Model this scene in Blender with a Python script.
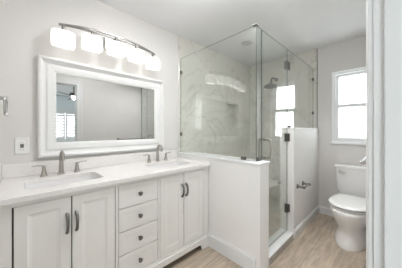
import bpy, bmesh, math, random
from mathutils import Vector, Matrix
random.seed(7)
for o in list(bpy.data.objects): bpy.data.objects.remove(o)
S = bpy.context.scene
COL = S.collection
PI = math.pi

# ------------------------------------------------------------------ camera
cam = bpy.data.cameras.new('camera')
cam.sensor_fit = 'HORIZONTAL'; cam.sensor_width = 36.0
cam.lens = 36.0 * 187.0 / 402.0
cam.shift_y = -4.0 / 402.0
cam.clip_start = 0.02
camo = bpy.data.objects.new('camera', cam); COL.objects.link(camo)
camo.location = (0, 0, 1.224)
camo.rotation_euler = (PI / 2, 0, math.radians(-44.1))
S.camera = camo

# ------------------------------------------------------------------ world, exposure
w = bpy.data.worlds.new('world'); S.world = w; w.use_nodes = True
bg = w.node_tree.nodes['Background']
bg.inputs[0].default_value = (0.92, 0.97, 1.0, 1)
bg.inputs[1].default_value = 1.4
S.view_settings.view_transform = 'Standard'
S.view_settings.look = 'None'
S.view_settings.gamma = 1.0
S.view_settings.use_curve_mapping = False
S.view_settings.exposure = 2.55
FANL = 30.0         # bedroom fan lamp radiance
FILL_DOWN = 1.6         # downlight watts, added unseen fill
FILL_CEIL = 6.5         # added fill lamp glass radiance
LAMP = 0.23          # vanity lamp glass radiance

def portal(name, loc, rot, sx, sy):
    l = bpy.data.lights.new(name, 'AREA'); l.shape = 'RECTANGLE'; l.size = sx; l.size_y = sy
    l.cycles.is_portal = True
    o = bpy.data.objects.new(name, l); COL.objects.link(o); o.location = loc; o.rotation_euler = rot
    return o

# ------------------------------------------------------------------ materials
def mat(name, color, rough=0.5, metal=0.0, spec=0.5, emit=None, es=0.0):
    m = bpy.data.materials.new(name); m.use_nodes = True
    b = m.node_tree.nodes['Principled BSDF']
    b.inputs['Base Color'].default_value = (*color, 1)
    b.inputs['Roughness'].default_value = rough
    b.inputs['Metallic'].default_value = metal
    b.inputs['Specular IOR Level'].default_value = spec
    if emit:
        b.inputs['Emission Color'].default_value = (*emit, 1)
        b.inputs['Emission Strength'].default_value = es
    return m

def nodes(m):
    nt = m.node_tree
    return nt, nt.nodes['Principled BSDF']

def noisy(m, c1, c2, scale, lo=0.35, hi=0.65, stretch=(1, 1, 1), detail=4, bump=0.0, bscale=None):
    nt, b = nodes(m)
    tc = nt.nodes.new('ShaderNodeTexCoord'); mp = nt.nodes.new('ShaderNodeMapping')
    mp.inputs['Scale'].default_value = stretch
    nt.links.new(tc.outputs['Object'], mp.inputs['Vector'])
    n = nt.nodes.new('ShaderNodeTexNoise'); n.inputs['Scale'].default_value = scale; n.inputs['Detail'].default_value = detail
    nt.links.new(mp.outputs[0], n.inputs['Vector'])
    r = nt.nodes.new('ShaderNodeValToRGB')
    r.color_ramp.elements[0].position = lo; r.color_ramp.elements[0].color = (*c1, 1)
    r.color_ramp.elements[1].position = hi; r.color_ramp.elements[1].color = (*c2, 1)
    nt.links.new(n.outputs['Fac'], r.inputs[0]); nt.links.new(r.outputs[0], b.inputs['Base Color'])
    if bump:
        n2 = nt.nodes.new('ShaderNodeTexNoise'); n2.inputs['Scale'].default_value = bscale or scale
        nt.links.new(tc.outputs['Object'], n2.inputs['Vector'])
        bp = nt.nodes.new('ShaderNodeBump'); bp.inputs['Strength'].default_value = bump; bp.inputs['Distance'].default_value = 0.002
        nt.links.new(n2.outputs['Fac'], bp.inputs['Height']); nt.links.new(bp.outputs[0], b.inputs['Normal'])
    return m

def paint(name, c, rough=0.6, bump=0.08, d=0.012):
    m = mat(name, c, rough)
    return noisy(m, tuple(x - d for x in c), tuple(x + d for x in c), 1.7, bump=bump, bscale=160)

def marble(name, base, vein, rough, scale=2.2, width=0.03, specks=False):
    m = mat(name, base, rough)
    nt, b = nodes(m)
    tc = nt.nodes.new('ShaderNodeTexCoord')
    n = nt.nodes.new('ShaderNodeTexNoise'); n.inputs['Scale'].default_value = scale; n.inputs['Detail'].default_value = 6
    n.inputs['Distortion'].default_value = 1.4
    nt.links.new(tc.outputs['Object'], n.inputs['Vector'])
    r = nt.nodes.new('ShaderNodeValToRGB'); cr = r.color_ramp
    cr.elements[0].position = 0.5 - width; cr.elements[0].color = (*base, 1)
    cr.elements[1].position = 0.5 + width; cr.elements[1].color = (*base, 1)
    e = cr.elements.new(0.5); e.color = (*vein, 1)
    nt.links.new(n.outputs['Fac'], r.inputs[0])
    n2 = nt.nodes.new('ShaderNodeTexNoise'); n2.inputs['Scale'].default_value = 60 if specks else 1.4
    n2.inputs['Detail'].default_value = 3
    nt.links.new(tc.outputs['Object'], n2.inputs['Vector'])
    mr = nt.nodes.new('ShaderNodeMapRange'); mr.inputs[1].default_value = 0.3; mr.inputs[2].default_value = 0.7
    mr.inputs[3].default_value = 0.97; mr.inputs[4].default_value = 1.02
    nt.links.new(n2.outputs['Fac'], mr.inputs[0])
    mx = nt.nodes.new('ShaderNodeVectorMath'); mx.operation = 'SCALE'
    nt.links.new(r.outputs[0], mx.inputs[0]); nt.links.new(mr.outputs[0], mx.inputs['Scale'])
    nt.links.new(mx.outputs[0], b.inputs['Base Color'])
    return m

def planks(name):
    m = mat(name, (0.4, 0.33, 0.27), 0.42)
    nt, b = nodes(m)
    tc = nt.nodes.new('ShaderNodeTexCoord')
    br = nt.nodes.new('ShaderNodeTexBrick')
    br.inputs['Scale'].default_value = 1.0; br.inputs['Brick Width'].default_value = 1.2; br.inputs['Row Height'].default_value = 0.2
    br.inputs['Mortar Size'].default_value = 0.002; br.offset = 0.37
    br.inputs['Color1'].default_value = (0.53, 0.437, 0.34, 1); br.inputs['Color2'].default_value = (0.435, 0.355, 0.28, 1)
    br.inputs['Mortar'].default_value = (0.24, 0.20, 0.17, 1)
    nt.links.new(tc.outputs['Object'], br.inputs['Vector'])
    mp = nt.nodes.new('ShaderNodeMapping'); mp.inputs['Scale'].default_value = (2.2, 17, 1)
    nt.links.new(tc.outputs['Object'], mp.inputs['Vector'])
    n = nt.nodes.new('ShaderNodeTexNoise'); n.inputs['Scale'].default_value = 1.6; n.inputs['Detail'].default_value = 7
    n.inputs['Roughness'].default_value = 0.65; n.inputs['Distortion'].default_value = 0.6
    nt.links.new(mp.outputs[0], n.inputs['Vector'])
    mr = nt.nodes.new('ShaderNodeMapRange'); mr.inputs[1].default_value = 0.3; mr.inputs[2].default_value = 0.7
    mr.inputs[3].default_value = 0.66; mr.inputs[4].default_value = 1.3
    nt.links.new(n.outputs['Fac'], mr.inputs[0])
    mx = nt.nodes.new('ShaderNodeVectorMath'); mx.operation = 'SCALE'
    nt.links.new(br.outputs['Color'], mx.inputs[0]); nt.links.new(mr.outputs[0], mx.inputs['Scale'])
    nt.links.new(mx.outputs[0], b.inputs['Base Color'])
    return m

def glassmat(name, tint, ior=1.7):
    m = bpy.data.materials.new(name); m.use_nodes = True
    nt = m.node_tree; nt.nodes.clear()
    out = nt.nodes.new('ShaderNodeOutputMaterial'); mix = nt.nodes.new('ShaderNodeMixShader')
    tr = nt.nodes.new('ShaderNodeBsdfTransparent'); tr.inputs[0].default_value = (*tint, 1)
    gl = nt.nodes.new('ShaderNodeBsdfGlossy'); gl.inputs['Roughness'].default_value = 0.0
    gl.inputs[0].default_value = (1, 1, 1, 1)
    fr = nt.nodes.new('ShaderNodeFresnel'); ge = nt.nodes.new('ShaderNodeNewGeometry')
    mi = nt.nodes.new('ShaderNodeMapRange')   # the pane is not refracting: same Fresnel curve on both of its faces
    mi.inputs[3].default_value = ior; mi.inputs[4].default_value = 1 / ior
    nt.links.new(ge.outputs['Backfacing'], mi.inputs[0]); nt.links.new(mi.outputs[0], fr.inputs['IOR'])
    nt.links.new(fr.outputs[0], mix.inputs[0]); nt.links.new(tr.outputs[0], mix.inputs[1]); nt.links.new(gl.outputs[0], mix.inputs[2])
    nt.links.new(mix.outputs[0], out.inputs[0])
    return m

M = {}
M['wall'] = paint('wall_paint', (0.735, 0.716, 0.692))
M['white_wall'] = paint('white_paint', (0.86, 0.848, 0.83))
M['ceil'] = paint('ceiling_paint', (0.87, 0.87, 0.875), 0.8, 0.15)
M['trim'] = mat('trim_paint', (0.80, 0.805, 0.80), 0.35)
M['cab'] = paint('cabinet_paint', (0.83, 0.818, 0.79), 0.38, 0.02, 0.006)
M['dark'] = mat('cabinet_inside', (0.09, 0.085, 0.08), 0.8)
M['frame'] = mat('mirror_frame_paint', (0.80, 0.795, 0.785), 0.32)
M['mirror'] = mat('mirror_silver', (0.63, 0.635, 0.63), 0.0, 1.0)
M['counter'] = marble('quartz', (0.84, 0.815, 0.79), (0.81, 0.785, 0.76), 0.18, 3.0, 0.02, True)
M['tile'] = marble('shower_marble', (0.74, 0.725, 0.67), (0.60, 0.58, 0.53), 0.09, 1.5, 0.018)
M['shfloor'] = marble('shower_floor_tile', (0.62, 0.60, 0.55), (0.5, 0.48, 0.44), 0.3, 5, 0.05)
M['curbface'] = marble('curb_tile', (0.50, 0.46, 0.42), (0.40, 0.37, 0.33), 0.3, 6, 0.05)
M['porc'] = mat('porcelain', (0.86, 0.85, 0.835), 0.10)
M['basin'] = mat('basin_porcelain', (0.86, 0.85, 0.84), 0.12)
M['nickel'] = mat('brushed_nickel', (0.40, 0.375, 0.34), 0.3, 1.0)
M['bar'] = mat('satin_nickel', (0.27, 0.26, 0.245), 0.42, 1.0)
M['chrome'] = mat('chrome', (0.50, 0.50, 0.49), 0.16, 1.0)
M['pull'] = mat('dark_nickel', (0.21, 0.20, 0.185), 0.34, 1.0)
M['hinge'] = mat('hinge_nickel', (0.19, 0.182, 0.17), 0.45, 0.9)
M['plastic'] = mat('white_plastic', (0.83, 0.825, 0.81), 0.35)
M['black'] = mat('black_plastic', (0.05, 0.045, 0.04), 0.4)
M['seam'] = mat('dark_gap', (0.25, 0.24, 0.22), 0.8)
M['shade'] = mat('opal_glass', (0.35, 0.345, 0.335), 0.25, emit=(1.0, 0.98, 0.945), es=LAMP)
M['dome'] = mat('fill_lamp_glass', (0.9, 0.89, 0.88), 0.3, emit=(0.97, 0.985, 1.0), es=FILL_CEIL)  # emissive glass of the added fill lamp
M['bulb'] = mat('opal_glass_inside', (0.9, 0.89, 0.87), 0.25, emit=(1.0, 0.98, 0.945), es=LAMP * 1.8)
M['glass'] = glassmat('shower_glass', (0.972, 0.983, 0.968))
M['pane'] = glassmat('window_glass', (0.98, 0.99, 0.99))
M['gedge'] = mat('glass_edge', (0.27, 0.30, 0.28), 0.3)
M['cedge'] = mat('corner_glass_edge', (0.09, 0.11, 0.10), 0.3)
M['floor'] = planks('wood_plank_tile')
M['bedwall'] = paint('bedroom_paint', (0.80, 0.86, 0.885))
M['carpet'] = paint('bedroom_carpet', (0.5, 0.47, 0.43), 0.9)
M['fan'] = mat('fan_metal', (0.16, 0.155, 0.15), 0.4, 0.6)
M['lens'] = mat('lamp_lens', (0.62, 0.62, 0.62), 0.4)
M['fanlight'] = mat('fan_light_glass', (0.9, 0.9, 0.88), 0.3, emit=(1, 0.97, 0.92), es=FANL)

# ------------------------------------------------------------------ mesh helpers
class MB:
    def __init__(self): self.bm = bmesh.new()
    def v(self, p): return self.bm.verts.new(p)
    def box(self, x0, x1, y0, y1, z0, z1):
        vs = [self.v((x, y, z)) for x in (x0, x1) for y in (y0, y1) for z in (z0, z1)]
        for f in ((0, 1, 3, 2), (4, 6, 7, 5), (0, 4, 5, 1), (2, 3, 7, 6), (0, 2, 6, 4), (1, 5, 7, 3)):
            self.bm.faces.new([vs[i] for i in f])
        return self
    def loft(self, rings, cap0=True, cap1=True, closed=False):
        R = [[self.v(p) for p in r] for r in rings]
        n = len(R[0])
        pairs = list(zip(R[:-1], R[1:]))
        if closed: pairs.append((R[-1], R[0]))
        for a, b in pairs:
            for i in range(n):
                j = (i + 1) % n
                self.bm.faces.new((a[i], a[j], b[j], b[i]))
        if not closed:
            if cap0: self.bm.faces.new(list(reversed(R[0])))
            if cap1: self.bm.faces.new(R[-1])
        return self
    def tube(self, pts, r, seg=12, flat=None):
        pts = [Vector(p) for p in pts]; n = len(pts)
        rs = r if isinstance(r, (list, tuple)) else [r] * n
        rings = []; up = None
        for i, p in enumerate(pts):
            t = (pts[min(i + 1, n - 1)] - pts[max(i - 1, 0)]).normalized()
            if up is None:
                up = Vector((0, 0, 1)) if abs(t.z) < 0.9 else Vector((1, 0, 0))
            a = t.cross(up).normalized(); b = a.cross(t).normalized(); up = b
            fl = flat or 1.0
            rings.append([p + a * (rs[i] * math.cos(2 * PI * k / seg)) + b * (rs[i] * fl * math.sin(2 * PI * k / seg)) for k in range(seg)])
        return self.loft(rings)
    def cyl(self, p0, p1, r0, r1=None, seg=20):
        return self.tube([p0, p1], [r0, r0 if r1 is None else r1], seg)
    def lathe(self, c, prof, axis='z', seg=28):
        rings = []
        for r, h in prof:
            ring = []
            for k in range(seg):
                a = 2 * PI * k / seg; x, y = r * math.cos(a), r * math.sin(a)
                if axis == 'z': d = (x, y, h)
                elif axis == 'y': d = (x, h, -y)
                else: d = (h, x, y)
                ring.append(Vector(c) + Vector(d))
            rings.append(ring)
        return self.loft(rings)
    def rframe(self, fn, rect, prof, fill=False):
        """profile (inset, height) swept around a rectangle with mitred corners"""
        u0, u1, v0, v1 = rect
        rings = []
        for t, h in prof:
            rings.append([fn(u0 + t, v0 + t, h), fn(u1 - t, v0 + t, h), fn(u1 - t, v1 - t, h), fn(u0 + t, v1 - t, h)])
        if fill: return self.loft(rings, True, True)
        return self.loft(rings, closed=True)
    def prism(self, outline, holes, fn, h0, h1):
        """polygon with holes, extruded"""
        cu = bpy.data.curves.new('tmp', 'CURVE'); cu.dimensions = '2D'; cu.fill_mode = 'BOTH'
        for poly in [outline] + list(holes):
            sp = cu.splines.new('POLY'); sp.points.add(len(poly) - 1); sp.use_cyclic_u = True
            for i, (a, b) in enumerate(poly): sp.points[i].co = (a, b, 0, 1)
        cu.extrude = (h1 - h0) / 2
        ob = bpy.data.objects.new('tmp', cu); COL.objects.link(ob)
        dg = bpy.context.evaluated_depsgraph_get()
        me = bpy.data.meshes.new_from_object(ob.evaluated_get(dg))
        mid = (h0 + h1) / 2
        vs = [self.v(fn(v.co.x, v.co.y, v.co.z + mid)) for v in me.vertices]
        for p in me.polygons:
            try: self.bm.faces.new([vs[i] for i in p.vertices])
            except ValueError: pass
        bpy.data.objects.remove(ob); bpy.data.curves.remove(cu); bpy.data.meshes.remove(me)
        bmesh.ops.remove_doubles(self.bm, verts=self.bm.verts, dist=1e-5)
        return self
    def build(self, name, material, parent=None, bevel=0.0, smooth=35, seg=2, edge=None, sub=0):
        bm = self.bm
        bmesh.ops.recalc_face_normals(bm, faces=bm.faces)
        off = Vector((0, 0, 0)); p = parent
        while p is not None: off += p.location; p = p.parent
        me = bpy.data.meshes.new(name)
        if parent is None:                       # origin at the base of the thing
            xs = [v.co for v in bm.verts]
            lo = Vector([min(c[i] for c in xs) for i in range(3)]); hi = Vector([max(c[i] for c in xs) for i in range(3)])
            loc = Vector(((lo.x + hi.x) / 2, (lo.y + hi.y) / 2, lo.z))
            off = loc
        bmesh.ops.translate(bm, verts=bm.verts, vec=-off)
        bm.to_mesh(me); bm.free()
        me.materials.append(material)
        if edge is not None:                     # narrow rim faces of a pane
            me.materials.append(edge[0])
            for pl in me.polygons:
                if pl.area < edge[1]: pl.material_index = 1
        if smooth:
            for pl in me.polygons: pl.use_smooth = True
            me.set_sharp_from_angle(angle=math.radians(smooth))
        o = bpy.data.objects.new(name, me); COL.objects.link(o)
        if parent is None: o.location = off
        else: o.parent = parent
        if bevel:
            b = o.modifiers.new('bevel', 'BEVEL'); b.width = bevel; b.segments = seg; b.limit_method = 'ANGLE'; b.angle_limit = math.radians(40)
        if sub:
            s = o.modifiers.new('sub', 'SUBSURF'); s.levels = sub; s.render_levels = sub
        return o

def box(*a): return MB().box(*a)
def struct(o): o['kind'] = 'structure'; return o
def tag(o, label, cat, group=None):
    o['label'] = label; o['category'] = cat
    if group: o['group'] = group
    return o
def thing(name, loc, label, cat, group=None):
    o = bpy.data.objects.new(name, None); COL.objects.link(o); o.location = loc; o.empty_display_size = 0.05
    return tag(o, label, cat, group)
def copy_tree(o, parent=None):
    c = o.copy(); COL.objects.link(c)
    if parent is not None: c.parent = parent
    for ch in [x for x in bpy.data.objects if x.parent == o]: copy_tree(ch, c)
    return c
def rrect(x0, x1, y0, y1, r, n=6):
    pts = []
    for cx, cy, a0 in ((x1 - r, y1 - r, 0), (x0 + r, y1 - r, 90), (x0 + r, y0 + r, 180), (x1 - r, y0 + r, 270)):
        for k in range(n + 1):
            a = math.radians(a0 + 90 * k / n); pts.append((cx + r * math.cos(a), cy + r * math.sin(a)))
    return pts
def srect(cx, cy, a, b, n, z, seg=40):
    """superellipse ring"""
    out = []
    for k in range(seg):
        t = 2 * PI * k / seg; c, s = math.cos(t), math.sin(t)
        out.append((cx + a * math.copysign(abs(c) ** (2 / n), c), cy + b * math.copysign(abs(s) ** (2 / n), s), z))
    return out
def XZ(y0, sgn=-1):           # picture plane facing the room from the vanity side
    return lambda u, v, h: (u, y0 + sgn * h, v)
def XY(u, v, h): return (u, v, h)

# ------------------------------------------------------------------ dimensions
XL, XR = -0.105, 3.19          # left wall, window wall
YB, YF = 1.94, 0.04            # vanity wall, doorway wall
H = 2.44
HX0, HX1, HY = 1.44, 1.60, 0.78   # low wall beside the vanity
DY = 0.850                     # shower door plane

# ------------------------------------------------------------------ room shell
struct(box(XL - 0.1, XR + 0.1, -0.075, YB + 0.1, -0.1, 0.0).build('floor', M['floor'], smooth=0))
struct(box(XL - 0.1, XR + 0.1, -0.075, YB + 0.1, H, H + 0.1).build('ceiling', M['ceil'], smooth=0))
struct(box(XL - 0.1, 1.467, YB, YB + 0.1, 0, H).build('wall_back', M['wall'], smooth=0))
struct(box(XL - 0.1, XL, -0.075, YB, 0, H).build('wall_left', M['wall'], smooth=0))
# tiled shower wall, with a niche
nx0, nx1, nz0, nz1 = 2.47, 2.80, 1.26, 1.665
t = MB(); t.prism([(1.467, 0), (XR, 0), (XR, H), (1.467, H)], [[(nx0, nz0), (nx1, nz0), (nx1, nz1), (nx0, nz1)]], XZ(YB - 0.012, 1), 0, 0.112)
t.box(nx0 - 0.02, nx1 + 0.02, YB + 0.078, YB + 0.099, nz0 - 0.02, nz1 + 0.02)
struct(t.build('wall_shower_back', M['tile'], smooth=0))
g = MB()
for z in (0.61, 1.22, 1.83):
    g.box(1.47, nx0 - 0.01 if nz0 < z < nz1 else XR - 0.012, YB - 0.0125, YB - 0.0118, z - 0.001, z + 0.001)
for x in (2.07, ):
    g.box(x - 0.001, x + 0.001, YB - 0.0125, YB - 0.0118, 0.0, H)
struct(g.build('trim_1', M['shfloor'], smooth=0))
# window wall with opening
WY0, WY1, WZ0, WZ1 = 0.17, 0.618, 1.046, 2.046
t = MB(); t.prism([(-0.075, 0), (YB, 0), (YB, H), (-0.075, H)], [[(WY0, WZ0), (WY1, WZ0), (WY1, WZ1), (WY0, WZ1)]], lambda u, v, h: (XR + h, u, v), 0, 0.14)
struct(t.build('wall_right', M['wall'], smooth=0))
t = box(XR - 0.012, XR, 0.80, YB - 0.012, 0, H)
struct(t.build('wall_shower_right', M['tile'], smooth=0))
struct(box(XR - 0.013, XR, 0.794, 0.80, 1.25, H).build('trim_2', M['hinge'], smooth=0))
struct(box(HX1, XR, DY + 0.06, YB, 0, 0.02).build('floor_shower', M['shfloor'], smooth=0))

# window_1: double hung
win = bpy.data.objects.new('window_1', None); COL.objects.link(win); win.location = (XR, (WY0 + WY1) / 2, WZ0); struct(win)
fn = lambda u, v, h: (XR - h, u, v)
b = MB(); b.rframe(fn, (WY0, WY1, WZ0, WZ1), [(0, -0.13), (0, 0.004), (0.012, 0.004), (0.012, -0.02), (0.040, -0.03), (0.040, -0.13)])
b.build('window_frame', M['trim'], win, bevel=0.002)
zm = 1.555
for nm, z0, z1, dx in (('upper_sash', zm - 0.028, WZ1 - 0.03, -0.08), ('lower_sash', WZ0 + 0.03, zm + 0.028, -0.045)):
    b = MB(); b.rframe(fn, (WY0 + 0.03, WY1 - 0.03, z0, z1), [(0, dx - 0.03), (0, dx), (0.042, dx), (0.046, dx - 0.03)])
    s = b.build(nm, M['trim'], win, bevel=0.002)
    box(XR - dx + 0.012, XR - dx + 0.016, WY0 + 0.05, WY1 - 0.05, z0 + 0.02, z1 - 0.02).build('pane', M['pane'], s, smooth=0)
box(XR - 0.018, XR + 0.10, WY0 - 0.012, WY1 + 0.012, WZ0 - 0.022, WZ0 + 0.004).build('window_sill', M['trim'], win, bevel=0.004)
portal('window_portal', (XR + 0.15, (WY0 + WY1) / 2, (WZ0 + WZ1) / 2), (0, PI / 2, 0), WZ1 - WZ0, WY1 - WY0)

# low wall beside the vanity, its cap, corner board and baseboard
struct(box(HX0, HX1, HY, YB, 0, 0.925).build('wall_half_left', M['white_wall'], smooth=0))
struct(box(HX0 - 0.008, HX1 + 0.008, HY - 0.008, YB - 0.013, 0.925, 0.945).build('trim_3', M['trim'], bevel=0.003))
struct(box(HX0 - 0.005, HX0, HY - 0.005, HY + 0.034, 0.0, 0.925).build('trim_4', M['white_wall'], bevel=0.001))
struct(box(HX1, HX1 + 0.01, DY + 0.06, YB - 0.012, 0.02, 0.925).build('wall_shower_left', M['tile'], smooth=0))
def baseb(name, x0, x1, y0, y1, h, side):
    b = MB()
    if side == 'x':   # runs along y, faces -x : profile in x
        pr = [(x1, 0), (x0, 0), (x0, h - 0.018), (x0 + 0.006, h - 0.012), (x0 + 0.007, h), (x1, h)]
        b.loft([[(p[0], y, p[1]) for p in pr] for y in (y0, y1)])
    else:             # runs along x, faces -y
        pr = [(y1, 0), (y0, 0), (y0, h - 0.018), (y0 + 0.006, h - 0.012), (y0 + 0.007, h), (y1, h)]
        b.loft([[(x, p[0], p[1]) for p in pr] for x in (x0, x1)])
    return struct(b.build(name, M['trim'], smooth=0, bevel=0.0015))
baseb('baseboard_half_left', HX0 - 0.015, HX0, HY + 0.036, 1.368, 0.14, 'x')
# low wall beside the toilet
PX0, PZ = 2.20, 1.235
struct(box(PX0, XR, HY, HY + 0.15, 0, PZ).build('wall_half_right', M['white_wall'], smooth=0))
struct(box(PX0 - 0.004, XR, HY - 0.012, HY + 0.156, PZ, PZ + 0.015).build('trim_5', M['trim'], bevel=0.003))
baseb('baseboard_half_right', PX0 + 0.002, XR, HY - 0.015, HY, 0.105, 'y')
baseb('baseboard_right', XR - 0.015, XR, YF, HY - 0.015, 0.105, 'x')
struct(box(PX0, XR - 0.012, HY + 0.15, HY + 0.16, 0.02, PZ).build('wall_shower_front', M['tile'], smooth=0))
# shower curb
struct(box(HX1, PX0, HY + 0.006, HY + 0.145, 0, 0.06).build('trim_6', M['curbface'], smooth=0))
struct(box(HX1 + 0.001, PX0, HY, HY + 0.15, 0.06, 0.075).build('trim_7', M['trim'], bevel=0.003))

# doorway wall: door lining, stop, casing
DX0, DX1, DH = -0.095, 0.70, 1.99
t = MB(); t.prism([(XL, 0), (DX0 - 0.005, 0), (DX0 - 0.005, DH + 0.02), (DX1 + 0.02, DH + 0.02), (DX1 + 0.02, 0), (XR, 0), (XR, H), (XL, H)], [], XZ(YF), 0, 0.115)
struct(t.build('wall_front', M['wall'], smooth=0))
door = bpy.data.objects.new('door_1', None); COL.objects.link(door); door.location = (0.3, 0, 0); struct(door)
def uframe(x0, x1, z1, wid, prof, y):     # three sided frame, profile (offset outwards, height)
    b = MB(); sec = []
    for (x, z, sx, sz) in ((x0, 0, -1, 0), (x0, z1, -1, 1), (x1, z1, 1, 1), (x1, 0, 1, 0)):
        sec.append([(x + sx * o, y + h, z + sz * o) for o, h in prof])
    return b.loft(sec)
b = uframe(DX0, DX1, DH, 0, [(0, -0.115), (0.02, -0.115), (0.02, 0.0), (0, 0.0)], YF)
b.build('door_lining', M['trim'], door, bevel=0.002)
b = uframe(DX0 + 0.0, DX1 - 0.012, DH - 0.012, 0, [(0, -0.055), (0.012, -0.055), (0.012, -0.022), (0, -0.022)], YF)
b.build('door_stop', M['trim'], door, bevel=0.002)
b = MB(); sec = []
prof = [(0.005, 0), (0.005, 0.010), (0.012, 0.014), (0.022, 0.0145), (0.060, 0.0165), (0.066, 0.020), (0.084, 0.020), (0.084, 0)]
for (x, z, sx, sz) in ((DX0 + 0.003, DH + 0.0, 0, 1), (DX1, DH + 0.0, 1, 1), (DX1, 0, 1, 0)):
    sec.append([(x + sx * o, YF + h, z + sz * o) for o, h in prof])
b.loft(sec); b.build('door_casing', M['trim'], door, bevel=0.001)
baseb2 = box(DX1 + 0.086, XR - 0.016, YF, YF + 0.014, 0, 0.105); struct(baseb2.build('baseboard_front', M['trim'], bevel=0.003))

# ------------------------------------------------------------------ bedroom seen in the mirror through the doorway
BX0, BX1, BY = -2.6, 2.9, -4.2
struct(box(BX0 - 0.1, BX1 + 0.1, BY - 0.1, -0.075, -0.1, 0.0).build('floor_bedroom', M['carpet'], smooth=0))
struct(box(BX0 - 0.1, BX1 + 0.1, BY - 0.1, -0.075, H, H + 0.1).build('ceiling_bedroom', M['ceil'], smooth=0))
t = MB(); t.prism([(BX0, 0), (BX1, 0), (BX1, H), (BX0, H)], [[(0.45, 0.9), (1.85, 0.9), (1.85, 1.84), (0.45, 1.84)]], XZ(BY), 0, 0.1)
struct(t.build('wall_bedroom_back', M['bedwall'], smooth=0))
t = MB(); t.prism([(BY, 0), (-0.075, 0), (-0.075, H), (BY, H)], [[(-3.9, 0.05), (-1.5, 0.05), (-1.5, 2.15), (-3.9, 2.15)]], lambda u, v, h: (BX0 - h, u, v), 0, 0.1)  # the hole is for the added daylight window, out of view
struct(t.build('wall_bedroom_left', M['bedwall'], smooth=0))
struct(box(BX1, BX1 + 0.1, BY, -0.075, 0, H).build('wall_bedroom_right', M['bedwall'], smooth=0))
struct(box(BX0, XL - 0.1, -0.075, 0.0, 0, H).build('wall_bedroom_front', M['bedwall'], smooth=0))
portal('shutter_portal', (1.15, BY - 0.15, 1.37), (PI / 2, 0, 0), 1.4, 0.94)
portal('added_window_portal', (BX0 - 0.15, -2.7, 1.1), (0, -PI / 2, 0), 2.1, 2.4)
w2 = bpy.data.objects.new('window_2', None); COL.objects.link(w2); w2.location = (1.15, BY, 0.9); struct(w2)
b = MB(); b.rframe(lambda u, v, h: (u, BY + h, v), (0.38, 1.92, 0.83, 1.91), [(0, 0), (0, 0.02), (0.08, 0.02), (0.08, -0.1), (0.07, -0.1), (0.07, 0)])
b.build('window_frame', M['trim'], w2, bevel=0.002)
box(0.36, 1.94, BY, BY + 0.05, 0.80, 0.83).build('window_sill', M['trim'], w2, bevel=0.004)
for x0 in (0.46, 1.155):
    b = MB(); b.rframe(lambda u, v, h: (u, BY + h, v), (x0, x0 + 0.685, 0.91, 1.83), [(0, -0.015), (0, 0.015), (0.05, 0.015), (0.05, -0.015)])
    sh = b.build('shutter', M['trim'], w2, bevel=0.002)
    b = MB()
    for k in range(8):
        z = 1.0 + k * 0.105; c, s = 0.050 * math.cos(0.85), 0.050 * math.sin(0.85)
        b.loft([[(x, BY - c, z + s - 0.004), (x, BY - c, z + s + 0.004), (x, BY + c, z - s + 0.004), (x, BY + c, z - s - 0.004)] for x in (x0 + 0.05, x0 + 0.635)])
    b.build('louvers', M['trim'], sh, smooth=0)
w3 = bpy.data.objects.new('added_window', None); COL.objects.link(w3); w3.location = (BX0, -2.7, 0.05); struct(w3)  # unseen sliding glass opening, added to bring more daylight in
b = MB(); b.rframe(lambda u, v, h: (BX0 - h, u, v), (-3.9, -1.5, 0.05, 2.15), [(0, 0), (0, 0.09), (0.05, 0.09), (0.05, 0)])
b.box(BX0 - 0.07, BX0 - 0.03, -2.73, -2.67, 0.1, 2.1); b.build('window_frame', M['trim'], w3, bevel=0.003)
box(BX0 - 0.055, BX0 - 0.049, -3.85, -1.55, 0.1, 2.1).build('pane', M['pane'], w3, smooth=0)

FX, FY = 1.02, -1.98
fan = thing('ceiling_fan', (FX, FY, 2.02), 'dark ceiling fan in the bedroom reflected in the mirror', 'ceiling fan')
MB().lathe((FX, FY, 0), [(0.06, H), (0.06, H - 0.02), (0.02, H - 0.06), (0.013, H - 0.07), (0.013, 2.2)]).build('downrod', M['fan'], fan)
MB().lathe((FX, FY, 0), [(0.02, 2.2), (0.09, 2.19), (0.105, 2.15), (0.10, 2.10), (0.06, 2.085)]).build('motor', M['fan'], fan)
MB().lathe((FX, FY, 0), [(0.035, 2.085), (0.048, 2.07), (0.048, 2.05), (0.03, 2.03), (0.01, 2.022)]).build('light_bowl', M['fanlight'], fan)
for k in range(5):
    a = math.radians(200 + 72 * k); d = Vector((math.cos(a), math.sin(a), 0)); n = Vector((-d.y, d.x, 0.18)).normalized(); c = Vector((FX, FY, 2.10))
    rings = []
    for r, wd in ((0.08, 0.02), (0.18, 0.05), (0.3, 0.065), (0.55, 0.07), (0.6, 0.05)):
        rings.append([c + d * r + n * wd - Vector((0, 0, .004)), c + d * r + n * wd + Vector((0, 0, .004)), c + d * r - n * wd + Vector((0, 0, .004)), c + d * r - n * wd - Vector((0, 0, .004))])
    MB().loft(rings).build('blade', M['fan'], fan, smooth=0)

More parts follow.
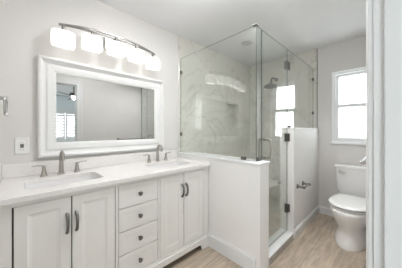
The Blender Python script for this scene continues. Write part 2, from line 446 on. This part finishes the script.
# ------------------------------------------------------------------ vanity cabinet
CX0, CX1, CY = XL + 0.001, 1.432, 1.37
van = thing('vanity_cabinet', (0.665, 1.65, 0), 'greige double vanity cabinet with four doors and a centre drawer stack', 'vanity')
secs = [(-0.030, 0.487), (0.505, 0.828), (0.846, 1.363)]
Z0, Z1 = 0.140, 0.822
b = MB(); b.prism([(CX0, 0.10), (CX1, 0.10), (CX1, 0.846), (CX0, 0.846)], [[(a, Z0), (c, Z0), (c, Z1), (a, Z1)] for a, c in secs], XZ(CY, 1), 0, 0.02)
b.box(CX0, CX0 + 0.018, CY + 0.02, YB - 0.004, 0.0, 0.846); b.box(CX1 - 0.018, CX1, CY + 0.02, YB - 0.004, 0.0, 0.846)
b.box(CX0 + 0.018, CX1 - 0.018, YB - 0.02, YB - 0.004, 0.10, 0.846)
b.build('body', M['cab'], van, smooth=0)
box(CX0 + 0.018, CX1 - 0.018, CY + 0.026, CY + 0.05, 0.10, 0.842).build('inner_board', M['dark'], van, smooth=0)
# arched base rail with feet
def arch():
    pts = [(CX0, 0), (CX0 + 0.075, 0), (CX0 + 0.078, 0.02), (CX0 + 0.088, 0.042), (CX0 + 0.108, 0.06)]
    pts += [(CX1 - 0.125, 0.06), (CX1 - 0.105, 0.042), (CX1 - 0.096, 0.02), (CX1 - 0.093, 0), (CX1, 0), (CX1, 0.112), (CX0, 0.112)]
    return pts
b = MB(); b.prism(arch(), [], XZ(CY - 0.010, 1), 0, 0.022); b.build('base_rail', M['cab'], van, bevel=0.003)
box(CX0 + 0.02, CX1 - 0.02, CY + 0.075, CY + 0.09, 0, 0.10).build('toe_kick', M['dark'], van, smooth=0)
def panel(name, x0, x1, z0, z1, stile, parent, dp=1.0):
    b = MB()
    b.rframe(XZ(CY), (x0, x1, z0, z1), [(0, -0.019), (0, -0.0015), (0.0015, 0), (stile, 0), (stile + 0.006, -0.0025 * dp), (stile + 0.020, -0.0045 * dp)], fill=True)
    return b.build(name, M['cab'], parent, smooth=0)
def pull(x, z, parent):
    b = MB(); pts = []
    L = 0.056
    for k in range(17):
        s = -1 + k / 8.0
        pts.append((x, CY - 0.004 - 0.026 * (1 - abs(s) ** 3.2), z + s * L))
    b.tube(pts, [0.0085 if 2 < k < 14 else 0.0095 for k in range(17)], 10)
    for s in (-1, 1): b.lathe((x, CY, z + s * L), [(0.009, 0), (0.009, -0.004), (0.006, -0.007)], 'y', 14)
    return b.build('handle', M['pull'], parent)
G = 0.0027
for a, c in (secs[0], secs[2]):
    m = (a + c) / 2
    for k, (x0, x1) in enumerate(((a + (0.0075 if a < 0 else 0.004), m - 0.003), (m + 0.003, c - 0.004))):
        d = panel('door', x0, x1, Z0 + 0.003, Z1 - 0.003, 0.052, van)
        pull(x1 - 0.021 if k == 0 else x0 + 0.021, 0.663, d)
a, c = secs[1]; n = 4; hh = (Z1 - Z0) / n
for k in range(n):
    z0 = Z0 + k * hh
    d = panel('drawer', a + 0.003, c - 0.003, z0 + G, z0 + hh - G, 0.032, van, 0.45)
    MB().lathe(((a + c) / 2, CY, z0 + hh / 2), [(0.009, 0.006), (0.007, -0.008), (0.008, -0.014), (0.0165, -0.017), (0.0165, -0.023), (0.011, -0.027), (0.003, -0.028)], 'y', 20).build('knob', M['pull'], d)

# ------------------------------------------------------------------ countertop, sinks, faucets
KZ = 0.878
holes = [rrect(x0, x0 + 0.43, 1.475, 1.75, 0.05) for x0 in (0.02, 0.885)]
b = MB(); b.prism([(XL, 1.345), (HX0 - 0.001, 1.345), (HX0 - 0.001, YB), (XL, YB)], holes, XY, 0.848, KZ); tag(b.build('countertop', M['counter'], None, bevel=0.002), 'long white stone countertop with two sink cutouts on the vanity', 'countertop')
tag(box(XL + 0.016, HX0 - 0.001, YB - 0.02, YB - 0.0005, KZ, 0.98).build('backsplash', M['counter'], None, bevel=0.002), 'long white stone backsplash strip behind the faucets below the mirror', 'backsplash')
tag(box(XL + 0.0005, XL + 0.015, 1.37, YB - 0.0005, KZ, 0.98).build('sidesplash', M['counter'], None, bevel=0.002), 'short white stone side splash at the left end of the countertop', 'backsplash')
def make_sink(x0, label):
    cx, cy = x0 + 0.215, 1.6125
    s = thing('sink', (cx, cy, 0.70), label, 'sink', 'undermount sinks in the vanity top')
    b = MB(); ring = lambda e, r, z: [(x, y, z) for x, y in rrect(x0 - e, x0 + 0.43 + e, 1.475 - e, 1.75 + e, r)]
    b.loft([ring(0.02, 0.06, 0.8475), ring(0.002, 0.052, 0.8475), ring(-0.003, 0.05, 0.80), ring(-0.012, 0.05, 0.745), ring(-0.04, 0.06, 0.715), ring(-0.10, 0.03, 0.708),
            ring(-0.10, 0.03, 0.700), ring(-0.035, 0.06, 0.703), ring(-0.003, 0.055, 0.74), ring(0.010, 0.052, 0.80), ring(0.012, 0.055, 0.84), ring(0.02, 0.06, 0.84)], cap0=False, cap1=False)
    b.bm.faces.new([b.v(p) for p in ring(-0.10, 0.03, 0.704)])
    b.build('basin', M['basin'], s)
    MB().lathe((cx, cy, 0.704), [(0.03, 0), (0.03, 0.007), (0.022, 0.009), (0.02, 0.006), (0.004, 0.006)], 'z', 20).build('drain', M['nickel'], s)
    return s
sk = make_sink(0.02, 'left white undermount sink nearest the wall outlet')
s2 = copy_tree(sk); s2.location.x += 0.865
s2['label'] = 'right white undermount sink nearest the low wall and shower glass'

def make_faucet(cx, cy, label):
    f = thing('faucet', (cx, cy, KZ), label, 'faucet', 'gooseneck faucets on the vanity')
    b = MB(); b.lathe((cx, cy, KZ), [(0.026, 0), (0.026, 0.006), (0.018, 0.012), (0.0165, 0.03), (0.013, 0.11), (0.0115, 0.135)])
    pts = [(cx, cy, KZ + 0.12)]
    R = 0.042
    for k in range(13):
        a = PI - k * (PI * 0.93) / 12
        pts.append((cx, cy - R - R * math.cos(a), KZ + 0.135 + R * math.sin(a)))
    pts.append((cx, cy - 2 * R + 0.002, KZ + 0.115))
    b.tube(pts, [0.0115] * 12 + [0.011, 0.0115, 0.012], 14); b.build('spout', M['nickel'], f)
    for s in (-1, 1):
        x = cx + s * 0.105
        b = MB(); b.lathe((x, cy, KZ), [(0.024, 0), (0.024, 0.005), (0.019, 0.012), (0.012, 0.045), (0.010, 0.066), (0.011, 0.074), (0.008, 0.080)])
        b.tube([(x - s * 0.006, cy, KZ + 0.076), (x + s * 0.03, cy - 0.002, KZ + 0.083), (x + s * 0.068, cy - 0.006, KZ + 0.084)], [0.0065, 0.006, 0.005], 10, flat=0.8)
        b.build('handle', M['nickel'], f)
    return f
f1 = make_faucet(0.235, 1.825, 'left brushed nickel gooseneck faucet behind the sink nearest the outlet')
f2 = copy_tree(f1); f2.location.x += 0.865
f2['label'] = 'right brushed nickel gooseneck faucet behind the sink nearest the shower'

# ------------------------------------------------------------------ mirror
mx0, mx1, mz0, mz1 = 0.099, 1.235, 1.007, 1.805
mi = thing('mirror', (0.667, YB, mz0), 'wide wall mirror in a stepped white frame above the vanity', 'mirror')
b = MB(); b.rframe(XZ(YB - 0.001), (mx0, mx1, mz0, mz1), [(0, 0), (0, 0.034), (0.004, 0.042), (0.014, 0.044), (0.022, 0.040), (0.030, 0.026), (0.044, 0.013), (0.052, 0.012), (0.058, 0.019), (0.066, 0.021), (0.100, 0.018), (0.110, 0.014), (0.118, 0.006), (0.118, 0)])
b.build('frame', M['frame'], mi, smooth=0, bevel=0.001)
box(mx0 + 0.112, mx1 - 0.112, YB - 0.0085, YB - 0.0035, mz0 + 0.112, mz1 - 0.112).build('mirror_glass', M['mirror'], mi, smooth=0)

# ------------------------------------------------------------------ vanity light
LX = 0.645
vl = thing('vanity_light', (LX, YB, 2.06), 'five lamp nickel bar light with glowing opal shades above the mirror', 'light')
LY = YB - 0.115
box(LX - 0.065, LX + 0.065, YB - 0.022, YB - 0.001, 2.00, 2.115).build('backplate', M['nickel'], vl, bevel=0.006)
b = MB(); b.cyl((LX, YB - 0.02, 2.065), (LX, LY - 0.018, 2.085), 0.010); b.build('stem', M['nickel'], vl)
def bow(x): return YB - 0.105 - 0.035 * (1 - ((x - LX) / 0.425) ** 2)
b = MB()
for zc, arc, hh_ in ((2.097, 0.040, 0.008), (2.071, 0.014, 0.004)):
    rings = []
    for k in range(25):
        s = -1 + k / 12.0; x = LX + s * 0.425; z = zc - arc * s * s; y = bow(x)
        rings.append([(x, y - 0.006, z - hh_), (x, y + 0.006, z - hh_), (x, y + 0.006, z + hh_), (x, y - 0.006, z + hh_)])
    b.loft(rings)
b.build('arched_bar', M['bar'], vl, smooth=0, bevel=0.0015)
for i in range(5):
    s = i - 2; x = LX + s * 0.198; zt = 2.035 - 0.0075 * s * s; y = bow(x)
    bar = 2.097 - 0.040 * (s * 0.198 / 0.425) ** 2
    b = MB(); sr = lambda r, z: srect(x, y, 0.079 * r, 0.050 * r, 3.2, z, 36)
    b.loft([sr(0.55, zt - 0.010), sr(0.82, zt), sr(0.95, zt - 0.007), sr(1.0, zt - 0.022), sr(1.0, zt - 0.094), sr(0.965, zt - 0.111), sr(0.92, zt - 0.115), sr(0.90, zt - 0.108)], cap0=True, cap1=False)
    sh = b.build('lamp_shade', M['shade'], vl)
    b = MB(); b.loft([sr(0.90, zt - 0.108), sr(0.89, zt - 0.101)], cap0=False, cap1=True); b.build('diffuser', M['bulb'], sh)
    MB().lathe((x, y, 0), [(0.012, bar - 0.009), (0.012, zt + 0.012), (0.024, zt + 0.008), (0.024, zt - 0.004)], 'z', 18).build('lamp_holder', M['bar'], vl)

# ------------------------------------------------------------------ outlet and towel ring
ox, oz = 0.012, 1.105
ou = thing('wall_outlet', (ox, YB, oz - 0.06), 'white wall outlet plate with dark buttons left of the mirror', 'outlet')
b = MB(); b.rframe(XZ(YB - 0.0005), (ox - 0.039, ox + 0.039, oz - 0.062, oz + 0.062), [(0, 0), (0, 0.004), (0.004, 0.0065)], fill=True); b.build('plate', M['plastic'], ou, smooth=0)
box(ox - 0.017, ox + 0.017, YB - 0.0095, YB - 0.007, oz - 0.034, oz + 0.034).build('socket_face', M['plastic'], ou, bevel=0.001)
for z in (oz + 0.007, oz - 0.007): box(ox - 0.010, ox + 0.010, YB - 0.0112, YB - 0.0095, z - 0.0055, z + 0.0055).build('test_button', M['black'], ou)
for z in (oz + 0.024, oz - 0.024):
    for dx in (-0.006, 0.006): box(ox + dx - 0.0012, ox + dx + 0.0012, YB - 0.0098, YB - 0.0094, z - 0.004, z + 0.004).build('slot', M['black'], ou, smooth=0)

tx, ty, tz = -0.048, 1.27, 1.372
tr_ = thing('towel_ring', (XL, ty, 1.29), 'small chrome towel ring on the wall left of the mirror', 'towel ring')
MB().lathe((XL, ty, tz), [(0.024, 0.0005), (0.024, 0.006), (0.012, 0.012), (0.009, 0.02), (0.009, 0.052), (0.011, 0.062)], 'x', 18).build('post', M['chrome'], tr_)
b = MB(); pts = [(tx, y, z) for y, z in rrect(ty - 0.075, ty + 0.075, tz - 0.078, tz, 0.02, 5)]
b.tube(pts + [pts[0]], 0.0045, 8); b.build('ring', M['chrome'], tr_)

# ------------------------------------------------------------------ shower glass
GZ = 2.15
def clip(x0, x1, y0, y1, z0, z1, parent): return box(x0, x1, y0, y1, z0, z1).build('clip', M['hinge'], parent, bevel=0.002)
gp = thing('glass_screen', (1.5, 1.4, 0.945), 'clear fixed glass panel standing on the low wall beside the vanity', 'glass panel')
box(1.496, 1.504, DY - 0.004, YB - 0.014, 0.947, GZ).build('glass', M['glass'], gp, smooth=0, edge=(M['cedge'], 0.02))
for z in (1.17, 1.97): clip(1.487, 1.513, YB - 0.034, YB - 0.0125, z - 0.022, z + 0.022, gp)
clip(1.487, 1.513, 0.955, 1.0, 0.9455, 0.975, gp)
clip(1.486, 1.53, DY - 0.012, DY + 0.03, GZ + 0.0003, GZ + 0.016, gp)
gr = thing('glass_screen', (1.553, DY, 0.945), 'narrow glass return strip between the corner post and shower door', 'glass panel')
box(1.506, 1.598, DY - 0.004, DY + 0.004, 0.947, GZ).build('glass', M['glass'], gr, smooth=0, edge=(M['cedge'], 0.02))
clip(1.53, 1.575, DY - 0.013, DY + 0.013, 0.9455, 0.978, gr)
gd = thing('shower_door', (1.9, DY, 0.085), 'frameless hinged glass shower door with a loop pull handle', 'shower door')
box(1.606, 2.190, DY - 0.004, DY + 0.004, 0.086, GZ).build('glass', M['glass'], gd, smooth=0, edge=(M['gedge'], 0.03))
b = MB(); hz0, hz1, hx = 0.955, 1.145, 1.66
for s in (-1, 1):
    p = [(hx, DY + s * 0.005, hz1 - 0.01), (hx, DY + s * 0.045, hz1 - 0.01), (hx, DY + s * 0.056, hz1 - 0.016), (hx, DY + s * 0.060, hz1 - 0.03), (hx, DY + s * 0.060, hz0 + 0.03), (hx, DY + s * 0.056, hz0 + 0.016), (hx, DY + s * 0.045, hz0 + 0.01), (hx, DY + s * 0.005, hz0 + 0.01)]
    b.tube(p, 0.0085, 12)
    for z in (hz0 + 0.01, hz1 - 0.01): b.lathe((hx, DY + s * 0.005, z), [(0.014, 0), (0.014, s * 0.004), (0.010, s * 0.006)], 'y', 16)
b.build('pull_handle', M['nickel'], gd)
for z, w_ in ((1.96, 0.03), (1.14, 0.0), (0.335, 0.0)):
    b = MB()
    b.box(2.150, 2.1985, DY - 0.014, DY - 0.0055, z - 0.045, z + 0.045); b.box(2.150, 2.1985, DY + 0.0055, DY + 0.014, z - 0.045, z + 0.045)
    b.cyl((2.194, DY, z - 0.045), (2.194, DY, z + 0.045), 0.0045)
    if w_: b.box(2.200, 2.245, DY - 0.014, DY - 0.0055, z - 0.045, z + 0.045); b.box(2.200, 2.245, DY + 0.0055, DY + 0.014, z - 0.045, z + 0.045)
    else: b.box(2.193, 2.1995, DY - 0.03, DY + 0.03, z - 0.045, z + 0.045)
    b.build('hinge', M['hinge'], gd, bevel=0.0015)
gf = thing('glass_screen', (2.7, DY, 1.25), 'clear fixed glass panel standing on the taller low wall by the toilet', 'glass panel')
box(2.199, XR - 0.014, DY - 0.004, DY + 0.004, 1.2515, GZ).build('glass', M['glass'], gf, smooth=0, edge=(M['gedge'], 0.02))
for z in (1.48, 1.985): clip(XR - 0.034, XR - 0.0125, DY - 0.013, DY + 0.013, z - 0.022, z + 0.022, gf)
clip(2.235, 2.28, DY - 0.013, DY + 0.013, 1.2505, 1.277, gf)

# shower head
hy = 1.41
sh = thing('rain_shower', (2.97, hy, 1.92), 'round nickel rain shower head on a wall arm', 'shower head')
MB().lathe((XR - 0.012, hy, 2.09), [(0.03, -0.0005), (0.03, -0.006), (0.014, -0.014)], 'x', 20).build('flange', M['hinge'], sh)
b = MB(); b.tube([(XR - 0.02, hy, 2.09), (XR - 0.08, hy, 2.10), (3.04, hy, 2.095), (2.995, hy, 2.07), (2.975, hy, 2.03), (2.97, hy, 1.99)], 0.013, 12); b.build('arm', M['hinge'], sh)
MB().lathe((2.97, hy, 0), [(0.014, 2.005), (0.024, 1.995), (0.026, 1.985), (0.075, 1.972), (0.104, 1.955), (0.107, 1.932), (0.100, 1.925), (0.01, 1.925)], 'z', 32).build('spray_plate', M['hinge'], sh)

# unseen ceiling lamp added as room fill, over the middle of the floor
lx_, ly_ = 0.88, 0.92
cl = thing('fill_ceiling_light', (lx_, ly_, H - 0.125), 'added unseen fill lamp over the middle of the bathroom floor', 'fill light')
MB().lathe((lx_, ly_, H), [(0.07, -0.0005), (0.07, -0.015), (0.012, -0.02), (0.012, -0.05)], 'z', 32).build('fill_lamp_base', M['nickel'], cl)
MB().lathe((lx_, ly_, H), [(0.01, -0.045), (0.12, -0.048), (0.17, -0.055), (0.165, -0.08), (0.14, -0.105), (0.08, -0.12), (0.005, -0.125)], 'z', 40).build('fill_lamp_dome', M['dome'], cl)

# recessed downlight added out of view to brighten the toilet corner
dl = thing('fill_downlight', (1.63, 0.72, H - 0.006), 'unseen added downlight in the ceiling in front of the toilet', 'fill_downlight')
MB().lathe((1.63, 0.72, H), [(0.085, -0.0005), (0.085, -0.004), (0.068, -0.006), (0.066, -0.0005)], 'z', 32).build('trim_ring', M['plastic'], dl)
ll = bpy.data.lights.new('fill_downlight_lamp', 'AREA'); ll.shape = 'DISK'; ll.size = 0.12; ll.energy = FILL_DOWN; ll.color = (0.97, 0.985, 1.0); ll.spread = math.radians(125)
lo_ = bpy.data.objects.new('fill_downlight_lamp', ll); COL.objects.link(lo_); lo_.location = (0, 0, 0.003); lo_.parent = dl

# recessed light in the shower ceiling
rl = thing('recessed_light', (2.28, 1.43, H - 0.008), 'round unlit recessed light in the ceiling over the shower', 'light')
MB().lathe((2.28, 1.43, H), [(0.08, -0.0005), (0.08, -0.005), (0.06, -0.008), (0.058, -0.0005)], 'z', 32).build('trim_ring', M['lens'], rl)
MB().lathe((2.28, 1.43, H), [(0.058, -0.0006), (0.058, -0.003), (0.01, -0.0045)], 'z', 32).build('lens', M['lens'], rl)

# ------------------------------------------------------------------ toilet
TY = 0.335
to = thing('toilet', (2.8, TY, 0), 'white two piece toilet under the window beside the shower', 'toilet')
def egg(xf, xb, hw, z, seg=48, nf=2.0, nb=3.0):
    """plan outline: rounded front at xf (towards the room), squarer back at xb"""
    xm = xf + 0.46 * (xb - xf); out = []
    for k in range(seg):
        t_ = 2 * PI * k / seg; c, s = math.cos(t_), math.sin(t_)
        if c < 0: x = xm - (xm - xf) * abs(c) ** (2 / nf); y = hw * math.copysign(abs(s) ** (2 / nf), s)
        else: x = xm + (xb - xm) * abs(c) ** (2 / nb); y = hw * math.copysign(abs(s) ** (2 / nb), s)
        out.append((x, TY + y, z))
    return out
b = MB()
b.loft([egg(2.375, 3.10, 0.148, 0.0), egg(2.372, 3.10, 0.150, 0.012), egg(2.385, 3.09, 0.145, 0.05), egg(2.405, 3.08, 0.132, 0.11), egg(2.415, 3.08, 0.128, 0.155),
        egg(2.405, 3.08, 0.138, 0.20), egg(2.375, 3.08, 0.166, 0.255), egg(2.352, 3.08, 0.186, 0.31), egg(2.343, 3.08, 0.194, 0.36), egg(2.346, 3.08, 0.192, 0.385), egg(2.355, 3.07, 0.186, 0.390), egg(2.44, 3.05, 0.13, 0.391)])
b.build('bowl', M['porc'], to, smooth=60)
b = MB(); b.loft([egg(2.405, 2.86, 0.140, 0.3915), egg(2.405, 2.86, 0.140, 0.3985), egg(2.354, 2.885, 0.185, 0.399), egg(2.352, 2.888, 0.187, 0.405), egg(2.356, 2.885, 0.183, 0.409), egg(2.405, 2.86, 0.140, 0.4105)])
b.build('seat', M['porc'], to, smooth=50)
b = MB(); b.loft([egg(2.405, 2.86, 0.140, 0.411), egg(2.405, 2.86, 0.140, 0.421), egg(2.350, 2.89, 0.189, 0.4215), egg(2.347, 2.893, 0.191, 0.428), egg(2.357, 2.892, 0.184, 0.436), egg(2.42, 2.86, 0.14, 0.441), egg(2.53, 2.80, 0.07, 0.443)])
b.build('lid', M['porc'], to, smooth=50)
for s in (-1, 1): MB().cyl((2.905, TY + s * 0.075 - 0.025, 0.418), (2.905, TY + s * 0.075 + 0.025, 0.418), 0.012).build('seat_hinge', M['porc'], to)
b = MB(); tk = lambda e, z, d=0.0: srect(3.07 + d / 2, TY, 0.097 + e * 0.5 - d / 2, 0.203 + e, 7, z, 56)
b.loft([tk(-0.035, 0.395, 0.03), tk(-0.025, 0.42, 0.02), tk(-0.012, 0.46, 0.01), tk(0, 0.73)]); b.build('tank', M['porc'], to, smooth=50)
b = MB(); b.loft([tk(0.004, 0.7305), tk(0.014, 0.737), tk(0.015, 0.757), tk(0.008, 0.768), tk(-0.03, 0.772)]); b.build('tank_lid', M['porc'], to, smooth=50)
b = MB(); lx, ly, lz = 2.97, TY + 0.155, 0.69
b.lathe((lx + 0.006, ly, lz), [(0.014, 0), (0.014, -0.012), (0.008, -0.016), (0.008, -0.024)], 'x', 16)
b.tube([(lx - 0.018, ly + 0.008, lz + 0.001), (lx - 0.021, ly - 0.03, lz - 0.004), (lx - 0.021, ly - 0.065, lz - 0.009)], [0.007, 0.006, 0.007], 10); b.build('flush_lever', M['chrome'], to)

# toilet paper holder on the taller low wall
tp = thing('toilet_paper_holder', (2.40, HY, 0.55), 'empty chrome toilet paper holder on the low wall by the toilet', 'paper holder')
for x in (2.31, 2.49):
    MB().lathe((x, HY, 0.572), [(0.026, -0.0005), (0.026, -0.008), (0.014, -0.014), (0.012, -0.02), (0.012, -0.06), (0.015, -0.064), (0.015, -0.084), (0.008, -0.088)], 'y', 18).build('post', M['hinge'], tp)
b = MB(); b.cyl((2.31, HY - 0.073, 0.572), (2.49, HY - 0.073, 0.572), 0.010); b.build('roller', M['chrome'], tp)

# towel bar on the doorway wall
tb = thing('towel_bar', (1.65, YF, 1.03), 'chrome towel bar on the doorway wall, its end beside the door casing', 'towel bar')
for x in (1.40, 1.95): MB().lathe((x, YF, 1.04), [(0.022, 0.0005), (0.022, 0.006), (0.010, 0.012), (0.008, 0.075), (0.011, 0.085), (0.009, 0.095)], 'y', 18).build('post', M['chrome'], tb)
MB().cyl((1.385, YF + 0.085, 1.04), (1.965, YF + 0.085, 1.04), 0.008).build('bar', M['chrome'], tb)
